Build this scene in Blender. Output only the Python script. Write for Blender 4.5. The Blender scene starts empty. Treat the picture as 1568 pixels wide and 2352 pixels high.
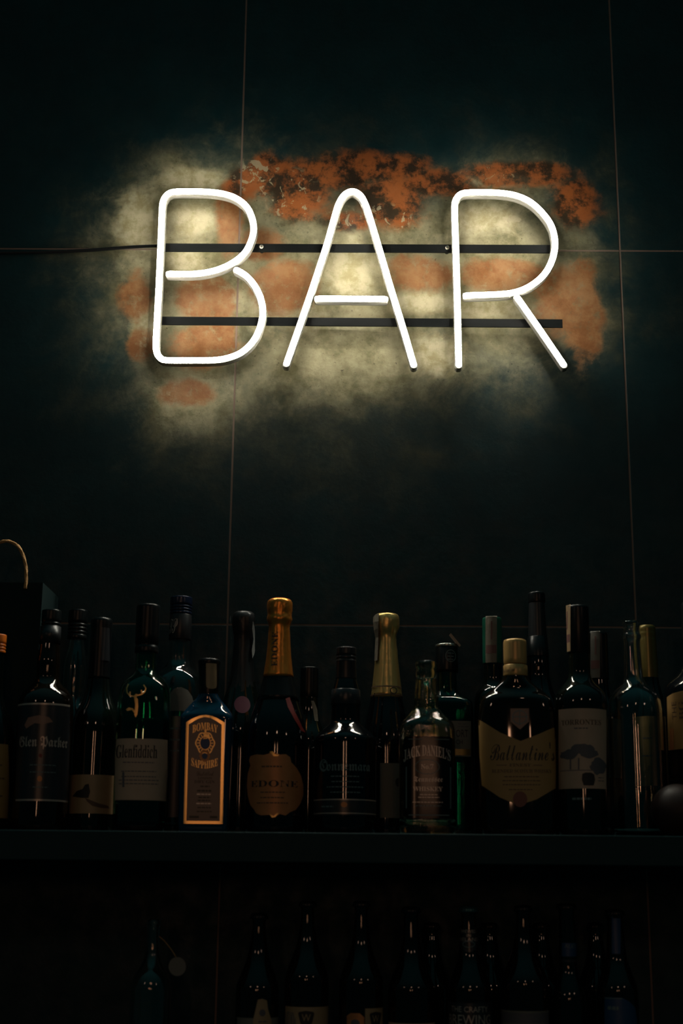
import bpy, bmesh, math, random
from mathutils import Vector, Matrix

random.seed(7)
sc = bpy.context.scene
COL = sc.collection
R_ = math.radians

# ------------------------------------------------------------------ camera
F = 3267.0                      # focal length in pixels of the 1568 x 2352 frame
PITCH, YAW, ROLL = R_(14.66), R_(-0.87), R_(0.578)
CAM = Vector((0.1976, -2.0668, -0.3684))
FW = Vector((math.sin(YAW) * math.cos(PITCH), math.cos(YAW) * math.cos(PITCH), math.sin(PITCH)))
_r = Vector((math.cos(YAW), -math.sin(YAW), 0)); _u = _r.cross(FW)
RT = _r * math.cos(ROLL) + _u * math.sin(ROLL)
UP = -_r * math.sin(ROLL) + _u * math.cos(ROLL)
cd = bpy.data.cameras.new('camera'); cam = bpy.data.objects.new('camera', cd); COL.objects.link(cam)
m = Matrix((RT, UP, -FW)).transposed().to_4x4(); m.translation = CAM; cam.matrix_world = m
cd.sensor_fit = 'VERTICAL'; cd.sensor_height = 36.0; cd.sensor_width = 24.0
cd.lens = F / 2352 * 36.0
cd.clip_start = 0.05
cd.dof.use_dof = True; cd.dof.focus_distance = 2.17; cd.dof.aperture_fstop = 4.0
sc.camera = cam

# ------------------------------------------------------------------ light
w = bpy.data.worlds.new('world'); sc.world = w; w.use_nodes = True
# dim bar room: a faint teal glow from the ceiling side, nearly black at eye level
_nt = w.node_tree; _bg = _nt.nodes['Background']
_tc = _nt.nodes.new('ShaderNodeTexCoord'); _sx = _nt.nodes.new('ShaderNodeSeparateXYZ'); _mr = _nt.nodes.new('ShaderNodeMapRange')
_nt.links.new(_tc.outputs['Generated'], _sx.inputs[0]); _nt.links.new(_sx.outputs['Z'], _mr.inputs[0])
_mr.interpolation_type = 'SMOOTHSTEP'
_mr.inputs[1].default_value = 0.15; _mr.inputs[2].default_value = 1.0; _mr.inputs[3].default_value = 0.012; _mr.inputs[4].default_value = 0.085
_nt.links.new(_mr.outputs[0], _bg.inputs[1])
_bg.inputs[0].default_value = (0.14, 0.80, 0.84, 1)

def lamp(name, loc, power, color, radius):
    l = bpy.data.lights.new(name, 'POINT'); l.energy = power; l.color = color; l.shadow_soft_size = radius
    o = bpy.data.objects.new(name, l); o.location = loc; COL.objects.link(o)
lamp('pendant_lamp', (0.25, -3.60, 0.95), 4.5, (1.0, 0.60, 0.40), 0.09)
lamp('pendant_lamp', (-2.10, -3.10, 0.90), 3.0, (1.0, 0.64, 0.46), 0.08)
lamp('pendant_lamp', (2.50, -3.10, 0.90), 3.0, (1.0, 0.64, 0.46), 0.08)
def strip_lamp(loc, wx, wz, power, color):
    l = bpy.data.lights.new('strip_lamp', 'AREA'); l.shape = 'RECTANGLE'; l.size = wx; l.size_y = wz; l.energy = power; l.color = color
    o = bpy.data.objects.new('strip_lamp', l); o.location = loc; o.rotation_euler = (R_(90), 0, 0); COL.objects.link(o)
strip_lamp((-0.23, -4.30, 0.08), 0.09, 0.42, 1.7, (1.0, 0.50, 0.27))
strip_lamp((0.48, -4.30, 0.12), 0.07, 0.36, 1.0, (1.0, 0.50, 0.28))

vs = sc.view_settings
sc.display_settings.display_device = 'sRGB'
vs.view_transform = 'Standard'; vs.look = 'None'; vs.exposure = 0.0; vs.gamma = 1.0
vs.use_curve_mapping = False
sc.cycles.use_denoising = True
sc.cycles.max_bounces = 14; sc.cycles.transmission_bounces = 12; sc.cycles.glossy_bounces = 5
sc.cycles.caustics_reflective = False; sc.cycles.caustics_refractive = False
sc.cycles.sample_clamp_indirect = 3.0

# ------------------------------------------------------------------ helpers
def P(x, y, Y):
    """point of the plane y = Y seen at pixel (x, y) of the frame"""
    d = FW + RT * ((x - 784) / F) - UP * ((y - 1176) / F)
    t = (Y - CAM.y) / d.y
    return CAM + d * t

def px_scale(p):
    return (p - CAM).dot(FW) / F

MATS = {}
def mat(name, color, rough=0.5, metal=0.0, trans=0.0, ior=1.5, spec=0.5, emit=None, es=0.0, coat=0.0, noise=None, bump=None):
    if name in MATS: return MATS[name]
    m = bpy.data.materials.new(name); m.use_nodes = True
    nt = m.node_tree; b = nt.nodes['Principled BSDF']
    b.inputs['Base Color'].default_value = (*color, 1)
    b.inputs['Roughness'].default_value = rough
    b.inputs['Metallic'].default_value = metal
    b.inputs['Transmission Weight'].default_value = trans
    b.inputs['IOR'].default_value = ior
    b.inputs['Specular IOR Level'].default_value = spec
    b.inputs['Coat Weight'].default_value = coat
    if emit:
        b.inputs['Emission Color'].default_value = (*emit, 1); b.inputs['Emission Strength'].default_value = es
    if noise or bump:
        tc = nt.nodes.new('ShaderNodeTexCoord')
        n = nt.nodes.new('ShaderNodeTexNoise'); nt.links.new(tc.outputs['Object'], n.inputs['Vector'])
        n.inputs['Scale'].default_value = (noise or bump)[0]; n.inputs['Detail'].default_value = 5
        if noise:
            mx = nt.nodes.new('ShaderNodeMixRGB'); mx.inputs[1].default_value = (*color, 1)
            mx.inputs[2].default_value = (*noise[1], 1)
            nt.links.new(n.outputs['Fac'], mx.inputs[0]); nt.links.new(mx.outputs[0], b.inputs['Base Color'])
        if bump:
            bp = nt.nodes.new('ShaderNodeBump'); bp.inputs['Strength'].default_value = bump[1]
            bp.inputs['Distance'].default_value = bump[2]
            nt.links.new(n.outputs['Fac'], bp.inputs['Height']); nt.links.new(bp.outputs[0], b.inputs['Normal'])
    MATS[name] = m
    return m

M_DARK = mat('black_green_glass', (0.004, 0.007, 0.005), 0.04)
M_BROWN = mat('dark_brown_glass', (0.006, 0.004, 0.002), 0.04)
M_BLACK = mat('black_glass', (0.003, 0.004, 0.005), 0.05)
M_CLEAR = mat('clear_glass', (0.90, 0.94, 0.91), 0.0, trans=1.0)
M_PALE = mat('pale_olive_glass', (0.93, 0.88, 0.62), 0.0, trans=1.0, bump=(90, 0.5, 0.0015))
M_GREEN = mat('green_glass', (0.12, 0.62, 0.42), 0.0, trans=1.0)
M_TEALG = mat('sea_green_glass', (0.06, 0.40, 0.30), 0.0, trans=1.0)
M_BLUE = mat('blue_glass', (0.004, 0.035, 0.075), 0.05, spec=0.6)
M_LIQ = mat('dark_liquid', (0.01, 0.006, 0.003), 0.05)
M_PAPER = mat('cream_paper', (0.50, 0.34, 0.24), 0.5, noise=(60, (0.42, 0.27, 0.185)))
M_PAPERY = mat('yellow_paper', (0.36, 0.205, 0.065), 0.5, noise=(60, (0.31, 0.17, 0.05)))
M_PAPERG = mat('grey_paper', (0.15, 0.14, 0.115), 0.6)
M_PAPERB = mat('tan_paper', (0.38, 0.255, 0.14), 0.5, noise=(70, (0.31, 0.20, 0.10)))
M_COPPER = mat('copper_paper', (0.62, 0.24, 0.09), 0.45, metal=0.25, noise=(90, (0.42, 0.16, 0.05)))
M_MOCHA = mat('mocha_paper', (0.27, 0.135, 0.095), 0.4)
M_BLKPAPER = mat('black_label', (0.003, 0.0045, 0.005), 0.15, spec=0.2)
M_NAVY = mat('navy_label', (0.010, 0.018, 0.026), 0.3, noise=(45, (0.03, 0.028, 0.028)))
M_BLUELAB = mat('blue_label', (0.01, 0.05, 0.13), 0.45)
M_INK = mat('black_ink', (0.012, 0.010, 0.010), 0.6)
M_INKB = mat('brown_ink', (0.10, 0.055, 0.03), 0.6)
M_INKG = mat('grey_ink', (0.10, 0.09, 0.10), 0.6)
M_GOLDINK = mat('gold_ink', (0.85, 0.50, 0.16), 0.32, metal=0.55)
M_GOLDFR = mat('gold_frame_ink', (1.0, 0.62, 0.22), 0.25, metal=0.9)
M_SILVINK = mat('silver_ink', (0.50, 0.42, 0.36), 0.35, metal=0.4)
M_TEALINK = mat('pale_grey_print', (0.12, 0.17, 0.17), 0.5)
M_PINK = mat('magenta_paper', (0.09, 0.008, 0.03), 0.6)
M_RED = mat('red_ribbon', (0.20, 0.014, 0.01), 0.5)
M_SEAL = mat('dark_red_seal', (0.12, 0.02, 0.015), 0.45)
M_CAPBLK = mat('black_cap', (0.004, 0.006, 0.007), 0.3, spec=0.3)
M_CAPBLUE = mat('navy_cap', (0.01, 0.018, 0.045), 0.25, metal=0.3)
M_CAPGOLD = mat('gold_cap', (0.58, 0.36, 0.13), 0.33, metal=0.25)
M_CAPSIL = mat('silver_lid', (0.55, 0.56, 0.50), 0.25, metal=0.9)
M_CAPORG = mat('orange_cap', (0.75, 0.17, 0.01), 0.4)
M_CAPGRN = mat('green_cap', (0.01, 0.10, 0.06), 0.3)
M_CAPTEAL = mat('teal_crown_cap', (0.03, 0.11, 0.12), 0.35, metal=0.5)
M_CAPGREY = mat('grey_capsule', (0.022, 0.024, 0.027), 0.35, metal=0.3)
M_FOILOR = mat('orange_foil', (0.85, 0.30, 0.05), 0.30, metal=0.75, bump=(140, 0.5, 0.001))
M_FOILGD = mat('pale_gold_foil', (0.72, 0.50, 0.18), 0.30, metal=0.75, bump=(120, 0.4, 0.001))
M_FOILBK = mat('black_foil', (0.012, 0.013, 0.014), 0.35, metal=0.2, bump=(160, 0.4, 0.001))
M_OLIVE = mat('olive_capsule', (0.20, 0.15, 0.04), 0.3, metal=0.4)
M_STAMP = mat('pale_tax_strip', (0.24, 0.21, 0.155), 0.6, noise=(250, (0.14, 0.11, 0.08)))
M_STAMP2 = mat('maroon_strip_print', (0.16, 0.07, 0.06), 0.6)
M_FILM = mat('clear_film', (0.30, 0.31, 0.30), 0.15)
M_BAG = mat('teal_card', (0.002, 0.014, 0.015), 0.7, spec=0.2)
M_ROPE = mat('tan_rope', (0.50, 0.27, 0.10), 0.8, bump=(700, 0.8, 0.002))
M_BALL = mat('dark_brown_ball', (0.03, 0.014, 0.010), 0.5, spec=0.3, noise=(40, (0.02, 0.01, 0.008)))
M_SHELF = mat('dark_teal_laminate', (0.003, 0.032, 0.036), 0.55, noise=(14, (0.002, 0.022, 0.026)), spec=0.2)

def tag(o, label, cat, group=None, kind=None):
    if label: o['label'] = label
    if cat: o['category'] = cat
    if group: o['group'] = group
    if kind: o['kind'] = kind

def link(name, verts, faces, mats, parent=None, fm=None, smooth=True, loc=None):
    me = bpy.data.meshes.new(name); me.from_pydata([tuple(v) for v in verts], [], faces)
    for m_ in (mats if isinstance(mats, (list, tuple)) else [mats]): me.materials.append(m_)
    if fm:
        for p, i in zip(me.polygons, fm): p.material_index = i
    if smooth:
        me.polygons.foreach_set('use_smooth', [True] * len(me.polygons))
    me.update()
    o = bpy.data.objects.new(name, me); COL.objects.link(o)
    if parent: o.parent = parent
    if loc is not None: o.location = loc
    return o

def fix_normals(o):
    bm = bmesh.new(); bm.from_mesh(o.data); bmesh.ops.recalc_face_normals(bm, faces=bm.faces)
    bm.to_mesh(o.data); bm.free(); return o

def box(name, a, b, m_, parent=None, bevel=0.0):
    bm = bmesh.new()
    bmesh.ops.create_cube(bm, size=1)
    for v in bm.verts:
        v.co = Vector([(a[i] + b[i]) / 2 + v.co[i] * (b[i] - a[i]) for i in range(3)])
    if bevel: bmesh.ops.bevel(bm, geom=bm.edges[:], offset=bevel, segments=2, affect='EDGES', profile=0.5)
    me = bpy.data.meshes.new(name); bm.to_mesh(me); bm.free(); me.materials.append(m_)
    o = bpy.data.objects.new(name, me); COL.objects.link(o)
    if parent: o.parent = parent
    return o

def empty(name, loc, rz=0):
    o = bpy.data.objects.new(name, None); o.location = loc; o.rotation_euler = (0, 0, rz)
    o.empty_display_size = 0.02; COL.objects.link(o); return o

def chaikin(pts, n=2):
    for _ in range(n):
        q = [pts[0]]
        for a, b in zip(pts, pts[1:]):
            q.append(tuple(a[i] * .75 + b[i] * .25 for i in range(len(a))))
            q.append(tuple(a[i] * .25 + b[i] * .75 for i in range(len(a))))
        q.append(pts[-1]); pts = q
    return pts

def loft(rings, seg=56, jit=None):
    """rings (z, hw, hd, n) -> closed mesh"""
    V = []; Fc = []
    for k, (z, hw, hd, n) in enumerate(rings):
        for i in range(seg):
            t = 2 * math.pi * i / seg
            c, s = math.cos(t), math.sin(t)
            j = 1 + (jit(i / seg, k) if jit else 0)
            V.append((hw * j * math.copysign(abs(c) ** (2 / n), c), hd * j * math.copysign(abs(s) ** (2 / n), s), z))
    for k in range(len(rings) - 1):
        for i in range(seg):
            a = k * seg + i; b = k * seg + (i + 1) % seg
            Fc.append((a, b, b + seg, a + seg))
    Fc.append(tuple(reversed(range(seg)))); e = (len(rings) - 1) * seg
    Fc.append(tuple(range(e, e + seg)))
    return V, Fc

# ---- text: letters become flat printing
BASE = {'serif': (0x1D400, 0x1D41A), 'script': (0x1D4D0, 0x1D4EA), 'frak': (0x1D56C, 0x1D586), 'ital': (0x1D468, 0x1D482)}
_texts = {}
def text_mesh(s, style):
    if (s, style) in _texts: return _texts[(s, style)]
    t = s
    if style in BASE:
        A, a = BASE[style]
        t = ''.join(chr(A + ord(c) - 65) if 'A' <= c <= 'Z' else chr(a + ord(c) - 97) if 'a' <= c <= 'z'
                    else (chr(0x1D7CE + int(c)) if c.isdigit() else c) for c in s)
    cu = bpy.data.curves.new('txt', 'FONT'); cu.body = t; cu.resolution_u = 2
    o = bpy.data.objects.new('txt', cu); COL.objects.link(o)
    bpy.context.view_layer.update()
    me = bpy.data.meshes.new_from_object(o.evaluated_get(bpy.context.evaluated_depsgraph_get()))
    V = [v.co.copy() for v in me.vertices]; Fc = [tuple(p.vertices) for p in me.polygons]
    bpy.data.objects.remove(o); bpy.data.curves.remove(cu); bpy.data.meshes.remove(me)
    x0 = min(v.x for v in V); x1 = max(v.x for v in V); y0 = min(v.y for v in V); y1 = max(v.y for v in V)
    V = [((v.x - x0) / (x1 - x0) - .5, (v.y - y0) / (y1 - y0) - .5) for v in V]
    _texts[(s, style)] = (V, Fc); return V, Fc

class Body:
    """one bottle: everything given in pixels of the photograph at the bottle's own depth"""
    def __init__(s, name, label, cat, Y, ref, zbase, group=None, rot=None, lean=0.0):
        s.Y = Y; p = P(ref[0], ref[1], Y); s.X = p.x; s.zb = zbase
        s.k = px_scale(p)
        view = math.atan2(CAM.x - s.X, Y - CAM.y)
        s.rz = view if rot is None else R_(rot)
        s.root = empty(name, (s.X, Y, zbase), s.rz)
        s.root.rotation_euler = (0, lean, s.rz)
        tag(s.root, label, cat, group)
        s.rings = []
        base = Vector((s.X, Y, zbase)) - CAM
        s.cx = 784 + F * base.dot(RT) / base.dot(FW)
        s.ref = ref
    def z(s, row):
        # height on the bottle axis that falls on the given row
        lo, hi = -0.2, 0.8
        for _ in range(40):
            mid = (lo + hi) / 2
            d = Vector((s.X, s.Y, s.zb + mid)) - CAM
            r = 1176 - F * d.dot(UP) / d.dot(FW)
            if r > row: lo = mid
            else: hi = mid
        return mid
    def sc(s, row=None):
        z = s.z(row) if row else 0.1
        return (Vector((s.X, s.Y, s.zb + z)) - CAM).dot(FW) / F
    def prof(s, prof, dep=1.0, n=2.0, smooth=2, base=True):
        """prof: (row, halfwidth px[, depth ratio[, exponent]]) listed from the bottom up; 'base' starts at the shelf"""
        pts = []
        for q in prof:
            row, hw = q[0], q[1]
            d = q[2] if len(q) > 2 else dep; e = q[3] if len(q) > 3 else n
            z = 0.0 if row is None else s.z(row)
            k = s.sc(row) if row else s.sc(prof[1][0])
            pts.append((z, hw * k, hw * k * d, e))
        if base:
            z, a, b, e = pts[0]
            pts = [(z, a * .86, b * .86, e), (z, a * .90, b * .90, e), (z + .004, a, b, e)] + pts[1:]
        return chaikin(pts, smooth)
    def glass(s, prof, m_, name='glass_body', thick=None, seg=64, **k):
        r = s.prof(prof, **k); s.rings = r
        if thick:
            t = thick
            inner = [(z, max(hw - t, .002), max(hd - t, .002), e) for z, hw, hd, e in reversed(r) if z > r[0][0] + 2.5 * t]
            r2 = r + [(r[-1][0], r[-1][1] - t * .5, r[-1][2] - t * .5, r[-1][3])] + inner
            V, Fc = loft(r2, seg)
        else:
            V, Fc = loft(r, seg)
        o = fix_normals(link(name, V, Fc, m_, s.root)); return o
    def solid(s, name, prof, m_, smooth=1, seg=48, jit=None, parent=None, add=True, **k):
        r = s.prof(prof, base=False, smooth=smooth, **k)
        V, Fc = loft(r, seg, jit)
        o = fix_normals(link(name, V, Fc, m_, parent or s.root))
        if add: s.caprings = r
        return o
    def liquid(s, row, m_, t=0.0035):
        zt = s.z(row)
        r = [(z, hw - t, hd - t, e) for z, hw, hd, e in s.rings if .008 < z < zt]
        r.append((zt, r[-1][1], r[-1][2], r[-1][3]))
        V, Fc = loft(r, 48); return fix_normals(link('liquid', V, Fc, m_, s.root))
    def sec(s, z, rings):
        if z <= rings[0][0]: return rings[0][1:]
        for a, b in zip(rings, rings[1:]):
            if a[0] <= z <= b[0]:
                t = (z - a[0]) / max(1e-9, b[0] - a[0])
                return tuple(a[i] * (1 - t) + b[i] * t for i in (1, 2, 3))
        return rings[-1][1:]

class Sheet:
    """a printed label, foil strip or stamp lying on a bottle; coordinates (x, row) in photo pixels"""
    def __init__(s, body, rings=None, round_=True, off=0.0004, phi=0.0):
        s.b = body; s.rings = rings or body.rings; s.round = round_; s.off = off; s.phi = phi
        s.V = []; s.F = []; s.fm = []; s.mats = []
    def mi(s, m_):
        if m_ not in s.mats: s.mats.append(m_)
        return s.mats.index(m_)
    def R(s, row):
        return s.b.sec(s.b.z(row), s.rings)[0]
    def cxrow(s, row):
        d = Vector((s.b.X, s.b.Y, s.b.zb + s.b.z(row))) - CAM
        return 784 + F * d.dot(RT) / d.dot(FW)
    def u(s, x, row):
        """arc length (round) or offset (flat) of the pixel column"""
        dx = (x - s.cxrow(row)) * s.b.sc(row)
        if not s.round: return dx
        R = s.R(row); t = max(-.985, min(.985, dx / R))
        return R * math.asin(t)
    def place(s, u, z, layer):
        hw, hd, n = s.b.sec(z, s.rings)
        e = s.off + layer * 0.00018
        if s.round:
            a = u / hw + s.phi
            return Vector(((hw + e) * math.sin(a), -(hd + e) * math.cos(a), z))
        x = max(-hw * .999, min(hw * .999, u))
        y = -hd * (1 - (abs(x) / hw) ** n) ** (1 / n)
        return Vector((x, y - e, z))
    def _add(s, V2, Fc, m_, layer):
        o = len(s.V)
        s.V += [s.place(u, z, layer) for u, z in V2]
        s.F += [tuple(i + o for i in f) for f in Fc]
        s.fm += [s.mi(m_)] * len(Fc)
    def poly(s, pts, m_, layer=0, raw=False):
        uv = pts if raw else [(s.u(x, r), s.b.z(r)) for x, r in pts]
        bm = bmesh.new()
        f = bm.faces.new([bm.verts.new((a, 0, c)) for a, c in uv])
        if f.normal.y > 0: f.normal_flip()
        bmesh.ops.triangulate(bm, faces=bm.faces[:])
        us = [a for a, c in uv]; zs = [c for a, c in uv]
        st = 0.0022
        if (max(us) - min(us)) > st * 1.2:
            k = int((max(us) - min(us)) / st) + 1
            for i in range(1, k):
                c = min(us) + (max(us) - min(us)) * i / k
                bmesh.ops.bisect_plane(bm, geom=bm.verts[:] + bm.edges[:] + bm.faces[:], plane_co=(c, 0, 0), plane_no=(1, 0, 0))
        k = int((max(zs) - min(zs)) / 0.012) + 1
        for i in range(1, k):
            c = min(zs) + (max(zs) - min(zs)) * i / k
            bmesh.ops.bisect_plane(bm, geom=bm.verts[:] + bm.edges[:] + bm.faces[:], plane_co=(0, 0, c), plane_no=(0, 0, 1))
        bm.verts.index_update()
        V2 = [(v.co.x, v.co.z) for v in bm.verts]; Fc = [tuple(v.index for v in f.verts) for f in bm.faces]
        bm.free(); s._add(V2, Fc, m_, layer)
    def rect(s, x0, r0, x1, r1, m_, layer=0):
        s.poly([(x0, r0), (x1, r0), (x1, r1), (x0, r1)], m_, layer)
    def ellipse(s, cx, cr, a, b, m_, layer=1, n=28):
        s.poly([(cx + a * math.cos(t * 2 * math.pi / n), cr + b * math.sin(t * 2 * math.pi / n)) for t in range(n)], m_, layer)
    def ring(s, cx, cr, a, b, t, m_, layer=1, n=28, wob=0.0, k=8):
        f = lambda i: 1 + wob * math.cos(k * i * 2 * math.pi / n)
        for i in range(n):
            q = []
            for j, tt in ((i, 0), (i + 1, 0), (i + 1, t), (i, t)):
                an = j * 2 * math.pi / n
                q.append((cx + (a * f(j) - tt) * math.cos(an), cr + (b * f(j) - tt) * math.sin(an)))
            s.poly(q, m_, layer)
    def text(s, st, x0, x1, r0, r1, m_, style='serif', layer=1, arc=0.0, vert=False, grow=0.0):
        V, Fc = text_mesh(st, style)
        ua, ub = s.u(x0, (r0 + r1) / 2), s.u(x1, (r0 + r1) / 2)
        za, zb = s.b.z(r1), s.b.z(r0)
        k = s.b.sc((r0 + r1) / 2)
        out = []
        for a, c in V:
            if vert: a, c = -c, a
            c2 = c * (1 + grow * (2 * a) ** 2)
            out.append(((ua + ub) / 2 + (ub - ua) * a, (za + zb) / 2 + (zb - za) * c2 - arc * k * (2 * a) ** 2))
        s._add(out, Fc, m_, layer)
    def lines(s, x0, x1, rows, m_, h=3.0, layer=1, seed=1):
        rnd = random.Random(seed)
        for r in rows:
            mid = (x0 + x1) / 2; half = (x1 - x0) / 2 * rnd.uniform(.72, 1)
            x = mid - half
            while x < mid + half:
                wd = rnd.uniform(3.5, 9); e = min(x + wd, mid + half)
                s.rect(x, r - h / 2, e, r + h / 2, m_, layer); x = e + 1.6
    def done(s, name='label', parent=None, label=None):
        o = link(name, s.V, s.F, s.mats, parent or s.b.root, s.fm, smooth=False)
        if label: o['label'] = label
        return o

def strip(b, name, x0, x1, r0, r1, m_=None, rings=None, top=True, marks=True, side=0.0):
    """paper tax strip running over the cap and down its front"""
    m_ = m_ or M_STAMP
    sh = Sheet(b, rings or b.caprings, off=0.0009)
    sh.rect(x0, r0, x1, r1, m_)
    if marks:
        h = r1 - r0
        sh.rect(x0 + 1, r0 + h * .62, x1 - 1, r0 + h * .80, M_STAMP2, 1)
        sh.rect(x0 + (x1 - x0) * .45, r0 + h * .1, x0 + (x1 - x0) * .6, r0 + h * .5, M_STAMP2, 1)
    if top:
        zt = (rings or b.caprings)[-1][0] + 0.0006
        a = sh.place(sh.u(x0, r0), sh.b.z(r0), 0); c = sh.place(sh.u(x1, r0), sh.b.z(r0), 0)
        o = len(sh.V)
        sh.V += [a, c, Vector((c.x, c.y * .8, zt)), Vector((a.x, a.y * .8, zt)), Vector((c.x, -c.y * .8, zt)), Vector((a.x, -a.y * .8, zt)),
                 Vector((c.x, -c.y, zt - .012)), Vector((a.x, -a.y, zt - .012))]
        sh.F += [(o, o + 1, o + 2, o + 3), (o + 3, o + 2, o + 4, o + 5), (o + 5, o + 4, o + 6, o + 7)]; sh.fm += [0, 0, 0]
    return sh.done(name)

# ------------------------------------------------------------------ the setting
def nd(nt, t, **k):
    n = nt.nodes.new(t)
    for a, b in k.items(): setattr(n, a, b)
    return n

def tile_material():
    m_ = bpy.data.materials.new('patinated_glow_tile'); m_.use_nodes = True; nt = m_.node_tree; L = nt.links
    b = nt.nodes['Principled BSDF']
    geo = nd(nt, 'ShaderNodeNewGeometry')
    pos = geo.outputs['Position']
    def noise(scale, detail=6, rough=.6, off=(0, 0, 0), dist=0.0):
        ad = nd(nt, 'ShaderNodeVectorMath', operation='ADD'); L.new(pos, ad.inputs[0]); ad.inputs[1].default_value = off
        n = nd(nt, 'ShaderNodeTexNoise'); L.new(ad.outputs[0], n.inputs['Vector'])
        n.inputs['Scale'].default_value = scale; n.inputs['Detail'].default_value = detail
        n.inputs['Roughness'].default_value = rough; n.inputs['Distortion'].default_value = dist
        return n.outputs['Fac']
    def ramp(src, a, c, lo=0.0, hi=1.0):
        r = nd(nt, 'ShaderNodeMapRange'); r.interpolation_type = 'SMOOTHSTEP'
        L.new(src, r.inputs[0]); r.inputs[1].default_value = a; r.inputs[2].default_value = c
        r.inputs[3].default_value = lo; r.inputs[4].default_value = hi; return r.outputs[0]
    def math_(op, a, c):
        n = nd(nt, 'ShaderNodeMath', operation=op)
        for i, q in enumerate((a, c)):
            if isinstance(q, (int, float)): n.inputs[i].default_value = q
            else: L.new(q, n.inputs[i])
        return n.outputs[0]
    def mix(f, a, c):
        n = nd(nt, 'ShaderNodeMixRGB')
        if isinstance(f, (int, float)): n.inputs[0].default_value = f
        else: L.new(f, n.inputs[0])
        for i, q in ((1, a), (2, c)):
            if isinstance(q, tuple): n.inputs[i].default_value = (*q, 1)
            else: L.new(q, n.inputs[i])
        return n.outputs[0]
    wn = noise(9, 7, .65, dist=.6)
    wn2 = noise(34, 6, .7, (3, 1, 2), dist=.8)
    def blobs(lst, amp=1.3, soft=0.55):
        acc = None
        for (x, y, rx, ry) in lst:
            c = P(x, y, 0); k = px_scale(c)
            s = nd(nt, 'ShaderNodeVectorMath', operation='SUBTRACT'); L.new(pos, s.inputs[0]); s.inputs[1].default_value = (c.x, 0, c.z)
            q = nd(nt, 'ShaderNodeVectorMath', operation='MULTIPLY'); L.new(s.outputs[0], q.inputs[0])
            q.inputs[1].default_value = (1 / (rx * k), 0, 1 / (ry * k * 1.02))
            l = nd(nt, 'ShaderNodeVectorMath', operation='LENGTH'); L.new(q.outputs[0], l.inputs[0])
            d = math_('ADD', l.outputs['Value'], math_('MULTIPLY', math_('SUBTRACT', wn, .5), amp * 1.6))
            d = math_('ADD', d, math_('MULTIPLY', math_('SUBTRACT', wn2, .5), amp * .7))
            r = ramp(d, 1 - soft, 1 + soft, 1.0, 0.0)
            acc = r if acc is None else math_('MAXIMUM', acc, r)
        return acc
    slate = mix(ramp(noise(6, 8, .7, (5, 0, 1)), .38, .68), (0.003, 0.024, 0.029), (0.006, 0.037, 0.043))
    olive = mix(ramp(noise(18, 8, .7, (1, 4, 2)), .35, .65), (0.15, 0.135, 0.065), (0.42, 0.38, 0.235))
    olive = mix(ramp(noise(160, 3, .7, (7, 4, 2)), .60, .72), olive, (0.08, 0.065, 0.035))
    patina_glow = blobs([(490, 620, 205, 225), (800, 640, 330, 190), (1140, 620, 195, 200), (760, 820, 260, 100), (420, 470, 125, 100), (440, 870, 120, 105)], 1.1, .75)  # olive tile pattern, shaped to paint the sign's glow around the letters
    halo = blobs([(480, 680, 300, 330), (840, 690, 430, 330), (1150, 640, 290, 300), (760, 920, 330, 170), (450, 960, 120, 150)], 1.1, .6)  # wider zone painting the glow's fade into dark slate
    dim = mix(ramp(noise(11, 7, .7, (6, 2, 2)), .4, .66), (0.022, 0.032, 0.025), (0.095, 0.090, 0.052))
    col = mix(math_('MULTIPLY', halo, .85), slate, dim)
    col = mix(patina_glow, col, olive)
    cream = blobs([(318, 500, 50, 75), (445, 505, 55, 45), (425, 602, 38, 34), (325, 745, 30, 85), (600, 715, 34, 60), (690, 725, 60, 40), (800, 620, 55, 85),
                   (960, 695, 70, 26), (1130, 505, 90, 36), (1130, 705, 80, 22), (1000, 815, 60, 50), (440, 410, 80, 26), (1130, 415, 80, 14), (420, 900, 60, 30)], 1.2, .45)  # pale patches paint the bright light close to the tubes
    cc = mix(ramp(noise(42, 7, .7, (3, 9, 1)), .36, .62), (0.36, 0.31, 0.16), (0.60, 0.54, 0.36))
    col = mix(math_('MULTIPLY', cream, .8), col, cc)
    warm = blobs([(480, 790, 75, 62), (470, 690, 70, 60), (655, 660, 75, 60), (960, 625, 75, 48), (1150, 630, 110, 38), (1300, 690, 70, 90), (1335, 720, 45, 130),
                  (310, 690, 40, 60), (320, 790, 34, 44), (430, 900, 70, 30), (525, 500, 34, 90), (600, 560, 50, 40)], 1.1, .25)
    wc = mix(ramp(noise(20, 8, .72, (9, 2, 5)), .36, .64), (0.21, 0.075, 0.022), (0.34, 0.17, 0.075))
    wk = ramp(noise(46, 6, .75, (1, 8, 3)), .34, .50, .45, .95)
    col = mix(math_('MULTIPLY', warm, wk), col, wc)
    rust = blobs([(690, 440, 70, 70), (620, 400, 60, 50), (900, 460, 80, 60), (760, 400, 90, 40), (1010, 420, 90, 36), (1180, 400, 130, 28), (560, 420, 40, 40),
                  (860, 380, 130, 40), (1320, 470, 60, 60), (800, 510, 60, 26)], 1.3, .35)
    rc = mix(ramp(noise(26, 6, .7, (2, 2, 9)), .42, .58), (0.03, 0.015, 0.008), (0.36, 0.10, 0.024))
    col = mix(math_('MULTIPLY', rust, .92), col, rc)
    fl = math_('MULTIPLY', ramp(noise(38, 4, .6, (8, 1, 4), dist=1.6), .56, .60), blobs([(670, 450, 60, 55), (590, 400, 50, 40), (890, 500, 50, 30), (800, 500, 40, 30), (1120, 400, 60, 22), (1175, 500, 60, 34)], .7, .3))
    col = mix(math_('MULTIPLY', fl, .8), col, (0.42, 0.36, 0.24))
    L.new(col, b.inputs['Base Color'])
    b.inputs['Specular IOR Level'].default_value = .3
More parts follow.
